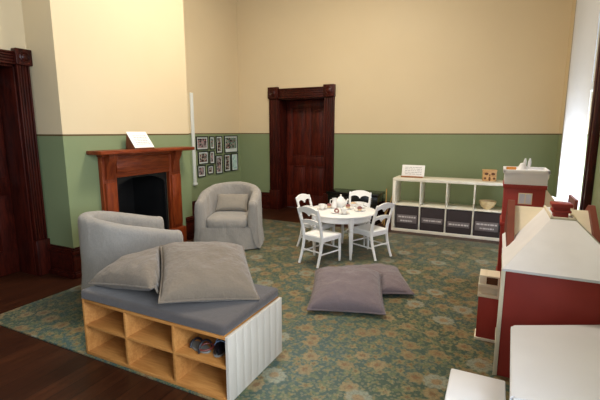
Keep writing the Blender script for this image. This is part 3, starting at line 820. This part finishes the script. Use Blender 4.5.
# ------------------------------------------------------------------ white cube shelf
sx0, sx1, sy0, sy1, shh = -1.335, .14, 5.78, 6.17, .77
shf = empty('cube_shelf', ((sx0 + sx1) / 2, (sy0 + sy1) / 2, 0)); tag(shf, 'low white eight-cube shelf along the back wall', 'shelf')
hw, hd = (sx1 - sx0) / 2, (sy1 - sy0) / 2
def SB(name, lo, hi): return onebox(name, lo, hi, M['shelfw'], shf, .0025)
SB('top_board', (-hw, -hd, shh - .04), (hw, hd, shh)); SB('bottom_board', (-hw, -hd, 0.0), (hw, hd, .04))
SB('side_panel', (-hw, -hd, .04), (-hw + .04, hd, shh - .04)); SB('side_panel', (hw - .04, -hd, .04), (hw, hd, shh - .04))
SB('middle_board', (-hw + .04, -hd, .377), (hw - .04, hd, .393))
cw = (2 * hw - .08) / 4
for k in (1, 2, 3): x = -hw + .04 + cw * k; SB('divider', (x - .008, -hd, .04), (x + .008, hd, .377)); SB('divider', (x - .008, -hd, .393), (x + .008, hd, shh - .04))
labs = ['charcoal felt storage bin with a two-line label, leftmost in the white shelf', 'charcoal felt storage bin with a one-line label, second from left in the white shelf',
        'charcoal felt storage bin with a low one-line label, third from left in the white shelf', 'charcoal felt storage bin below the wooden bowl, with a two-line label']
for k in range(4):
    xc = (sx0 + sx1) / 2 - hw + .04 + cw * (k + .5)
    r = empty('storage_bin', (xc, sy0 + .012, .041)); tag(r, labs[k], 'storage bin', 'felt bins in the white shelf')
    q = MB(); h = .325; g = cw / 2 - .014
    q.box((-g, 0, 0), (g, .012, h), .004); q.box((-g, .35, 0), (g, .36, h), .004); q.box((-g, .01, 0), (-g + .01, .35, h), .003); q.box((g - .01, .01, 0), (g, .35, h), .003); q.box((-g, 0, 0), (g, .36, .012), .003)
    q.build('bin_body', M['bin'], r)
    two = k in (0, 3)
    z0, z1 = ((.085, .205), (.11, .185), (.09, .165), (.075, .20))[k]
    q = MB(); q.box((-g + .02, -.003, z0), (g - .02, 0, z1), .001); lcard = q.build('label_card', M['binlabel'], r)
    rows = [(z0 + z1) / 2 + .028, (z0 + z1) / 2 - .028] if two else [(z0 + z1) / 2]
    for j, z in enumerate(rows):
        q = MB()
        a = g - .035 - (.035 if j == 1 else 0)
        text_rows(q, -a, a, [z], -.003, .020, 12 + k * 3 + j)
        q.build('label_lettering', M['ink'], lcard)
s2 = empty('sign_stand', (-1.09, 5.95, shh)); tag(s2, 'white printed card in a wooden base on the left end of the white shelf', 'sign')
tl = Matrix.Rotation(-math.radians(12), 3, 'X')
q = MB(); vs = q.box((-.16, -.002, .012), (.16, .002, .18), .0008); tilted(q, vs, (0, 0, .012)); cd2 = q.build('card', M['paper'], s2)
q = MB(); text_rows(q, -.12, .12, [.05 + .024 * k for k in range(5)], -.0025, .006, 5); tilted(q, q.bm.verts, (0, 0, .012)); q.build('printed_lines', M['print_ink'], cd2)
q = MB(); q.box((-.165, -.03, 0), (.14, -.004, .02), .003); q.box((-.165, .006, 0), (.14, .05, .02), .003); q.box((-.165, -.03, 0), (.14, .05, .01), .002); q.build('wooden_base', M['standwood'], s2)
cb = empty('carved_box', (-.09, 5.97, shh), math.radians(6)); tag(cb, 'small carved wooden block on the right end of the white shelf', 'box')
q = MB(); q.box((-.082, -.06, 0), (.082, .06, .15), .006); q.box((-.088, -.066, .135), (.088, .066, .152), .004); q.build('block_body', M['boxwood'], cb)
for x, z, ww, hh in ((-.04, .10, .025, .018), (.04, .10, .025, .018), (0, .035, .014, .03), (-.055, .04, .016, .016), (.055, .04, .016, .016), (0, .085, .010, .01)):
    q = MB(); q.lathe([(ww, -.0625), (ww, -.058)], 12)
    for v in q.bm.verts: v.co = Vector((v.co.x + x, v.co.z, v.co.y * hh / ww + z))
    q.build('hole_shade_disc', M['hole'], cb)  # flat dark discs; shade inside the carving is put into the colour
bo = empty('wooden_bowl', (-.085, 5.93, .393)); tag(bo, 'pale wooden bowl in the upper right cube of the white shelf', 'bowl')
q = MB(); q.lathe([(0, 0), (.045, 0), (.05, .012), (.08, .04), (.105, .085), (.108, .115), (.100, .115), (.095, .085), (.06, .03), (0, .02)], 32); q.build('bowl_body', M['bowl'], bo)

# ------------------------------------------------------------------ dollhouse
dh = empty('dollhouse', (.36, 3.3, 0)); tag(dh, 'large red and cream dollhouse with white roofs standing on the floor by the window', 'dollhouse')
def DH(name, mat, fn, label=None):
    q = MB(); fn(q)
    for v in q.bm.verts: v.co -= Vector((.36, 3.3, 0))
    o = q.build(name, mat, dh)
    if label: o['label'] = label
    return o
z0 = RZ
DH('wing_wall', M['red'], lambda q: q.box((.085, 2.46, z0), (.665, 2.93, .662), .002))
DH('corner_trim', M['creamd'], lambda q: (q.box((.062, 2.452, z0), (.084, 2.475, .662), .002), q.box((.066, 2.475, .10), (.085, 2.86, .125)), q.box((.066, 2.475, .62), (.085, 2.86, .645))), 'cream corner boards')
def hip(q):
    q.hexa([(.068, 2.44, .668), (.682, 2.44, .668), (.682, 3.3, .668), (.068, 3.3, .668)], [(.32, 2.845, .9), (.44, 2.845, .9), (.44, 3.28, .9), (.32, 3.28, .9)])
    q.box((.066, 2.438, .655), (.684, 2.9, .671), .002)
DH('hipped_roof', M['roofw'], hip)
DH('roof_rim', M['creamd'], lambda q: (q.box((.312, 2.84, .895), (.448, 2.856, .91), .002), q.box((.312, 2.84, .895), (.326, 3.28, .91), .002), q.box((.434, 2.84, .895), (.448, 3.28, .91), .002)))
DH('chimney', M['red'], lambda q: (q.box((.335, 2.90, .88), (.412, 2.98, .935), .002), q.box((.322, 2.887, .93), (.425, 2.993, .945), .003), q.box((.33, 2.895, .945), (.417, 2.985, .968), .002), q.box((.318, 2.883, .965), (.429, 2.997, .985), .003)))
DH('main_wall', M['red'], lambda q: q.box((.092, 2.92, z0), (.60, 3.66, .655), .002))
DH('gable_roof', M['creamd'], lambda q: q.prism([(2.875, .655), (3.27, .895), (3.665, .655)], 'X', .10, .59))
for x0, x1 in ((.088, .132), (.572, .606)):
    DH('gable_parapet', M['terra'], lambda q: (q.prism([(2.86, .62), (2.86, .70), (3.25, .932), (3.29, .932), (3.68, .70), (3.68, .62)], 'X', x0, x1)), 'terracotta gable coping')
DH('tower_wall', M['red'], lambda q: (q.box((.068, 4.0, z0), (.385, 4.34, .965), .002), q.box((.058, 3.99, .93), (.395, 4.35, .968), .003), q.box((.056, 3.988, .585), (.393, 4.35, .62), .003), q.box((.060, 3.99, z0), (.393, 4.35, .10), .003)))
DH('tower_cornice', M['roofw'], lambda q: (q.box((.064, 3.985, .966), (.392, 4.355, 1.075), .002), q.box((.05, 3.97, 1.065), (.405, 4.37, 1.072), .001), q.box((.05, 3.97, 1.07), (.405, 3.99, 1.095), .003), q.box((.05, 4.35, 1.07), (.405, 4.37, 1.095), .003), q.box((.05, 3.97, 1.07), (.07, 4.37, 1.095), .003), q.box((.385, 3.97, 1.07), (.405, 4.37, 1.095), .003)))
for y in (4.03, 4.16, 4.29): DH('cornice_bracket', M['creamd'], lambda q: q.prism([(.39, .99), (.405, 1.03), (.405, 1.065), (.39, 1.065)], 'Y', y, y + .03))
DH('window_frame', M['creamd'], lambda q: (q.box((.183, 3.992, .795), (.29, 4.0, .893), .002)))
for x in (.19, .24): DH('window_pane', M['pane'], lambda q: q.box((x, 3.990, .803), (x + .043, 3.993, .885)))
DH('rear_wing', M['creamd'], lambda q: (q.prism([(.387, z0), (.60, z0), (.60, .79), (.46, .84), (.387, .94)], 'Y', 4.0, 4.34)))
DH('rear_parapet', M['terra'], lambda q: q.box((.60, 3.985, z0), (.625, 4.35, .86), .002), 'terracotta end parapet')
DH('link_wall', M['red'], lambda q: q.box((.1, 3.66, z0), (.6, 4.0, .62), .002))
DH('porch_base', M['red'], lambda q: q.box((-.052, 2.865, z0), (.085, 2.985, .335), .002))
DH('porch_plinth', M['creamd'], lambda q: q.box((-.060, 2.857, z0), (.085, 2.99, .03), .002))
def bal(q):
    q.box((-.058, 2.852, .325), (.072, 3.0, .345), .002); q.box((-.058, 2.852, .395), (.072, 3.0, .415), .002); q.box((-.055, 2.88, .345), (.070, 2.995, .395), .002)
    q.box((-.058, 2.852, .345), (-.052, 2.87, .395)); q.box((.058, 2.852, .345), (.072, 2.87, .395))
    q.box((-.054, 2.857, .415), (-.01, 2.995, .476), .002); q.box((-.01, 2.857, .466), (.07, 2.995, .476), .002); q.box((.058, 2.857, .415), (.07, 2.995, .466), .002)
DH('balcony', M['creamd'], bal, 'cream balcony box')
DH('balcony_window', M['hole'], lambda q: q.box((-.01, 2.866, .415), (.058, 2.98, .466)), 'brown recess')
for y in (2.55, 2.70):
    for z in (.18, .42): DH('facade_window', M['creamd'], lambda q: (q.box((.074, y, z), (.086, y + .085, z + .14), .002)))
DH('toy_terrace_floor', M['creamd'], lambda q: q.box((.07, 3.99, 1.06), (.385, 4.35, 1.073)))
# small toys on the tower roof
ty = empty('toy_figure', (.20, 4.10, 1.0755)); tag(ty, 'small white toy with two upright points on the dollhouse tower roof', 'toy')
q = MB(); q.lathe([(.055, 0), (.05, .012), (.03, .045), (.018, .07), (0, .075)], 14); q.build('toy_body', M['roofw'], ty)
for x in (.012, .048): q = MB(); q.tube([(x, 0, .03), (x + .004, 0, .085), (x + .006, 0, .115)], [.012, .012, .005], 8); q.build('toy_point', M['roofw'], ty)
q = MB(); q.box((-.04, -.03, 0), (.04, .03, .03), .005); tag(q.build('toy_block', M['toyorange'], None, (.115, 4.16, 1.0755)), 'orange toy block beside the white toy on the dollhouse tower', 'toy block')

# ------------------------------------------------------------------ white tables by the dollhouse
wt = empty('low_table', (.33, 1.95, 0)); tag(wt, 'white low table in the bottom right corner, in front of the dollhouse', 'table')
Q = [(.104, 1.555), (.56, 1.70), (.56, 2.425), (.12, 2.205)]
def inset(P, d):
    c = Vector((sum(p[0] for p in P) / 4, sum(p[1] for p in P) / 4)); return [tuple(Vector(p) + (c - Vector(p)).normalized() * d) for p in P]
q = MB(); q.prism([(x - .33, y - 1.95) for x, y in Q], 'Z', .425, .45)
bmesh.ops.bevel(q.bm, geom=[e for e in q.bm.edges if abs(e.verts[0].co.z - e.verts[1].co.z) > .01], offset=.012, segments=4, affect='EDGES')
bmesh.ops.bevel(q.bm, geom=[e for e in q.bm.edges if e.verts[0].co.z > .44 and e.verts[1].co.z > .44], offset=.004, segments=2, affect='EDGES')
q.build('tabletop', M['tablew'], wt)
for x, y in inset(Q, .06):
    q = MB(); q.box((x - .33 - .02, y - 1.95 - .02, 0 if y < 1.555 else RZ), (x - .33 + .02, y - 1.95 + .02, .425), .004); q.build('leg', M['tablew'], wt)
P4 = inset(Q, .06)
for i in range(4):
    a, b = Vector(P4[i]), Vector(P4[(i + 1) % 4]); d = (b - a); n_ = Vector((-d.y, d.x)).normalized() * .01
    q = MB(); q.prism([(p.x - .33, p.y - 1.95) for p in (a + n_, b + n_, b - n_, a - n_)], 'Z', .37, .425); q.build('apron', M['tablew'], wt)
st = empty('low_stool', (-.013, 1.80, RZ)); tag(st, 'small white square stool at the bottom edge, left of the low table', 'stool')
q = MB(); q.box((-.118, -.13, .265), (.118, .13, .288), .008); q.build('seat', M['tablew'], st)
for sx in (-1, 1):
    for sy in (-1, 1):
        q = MB(); q.box((sx * .095 - .013, sy * .105 - .013, 0), (sx * .095 + .013, sy * .105 + .013, .266), .003); q.build('leg', M['tablew'], st)
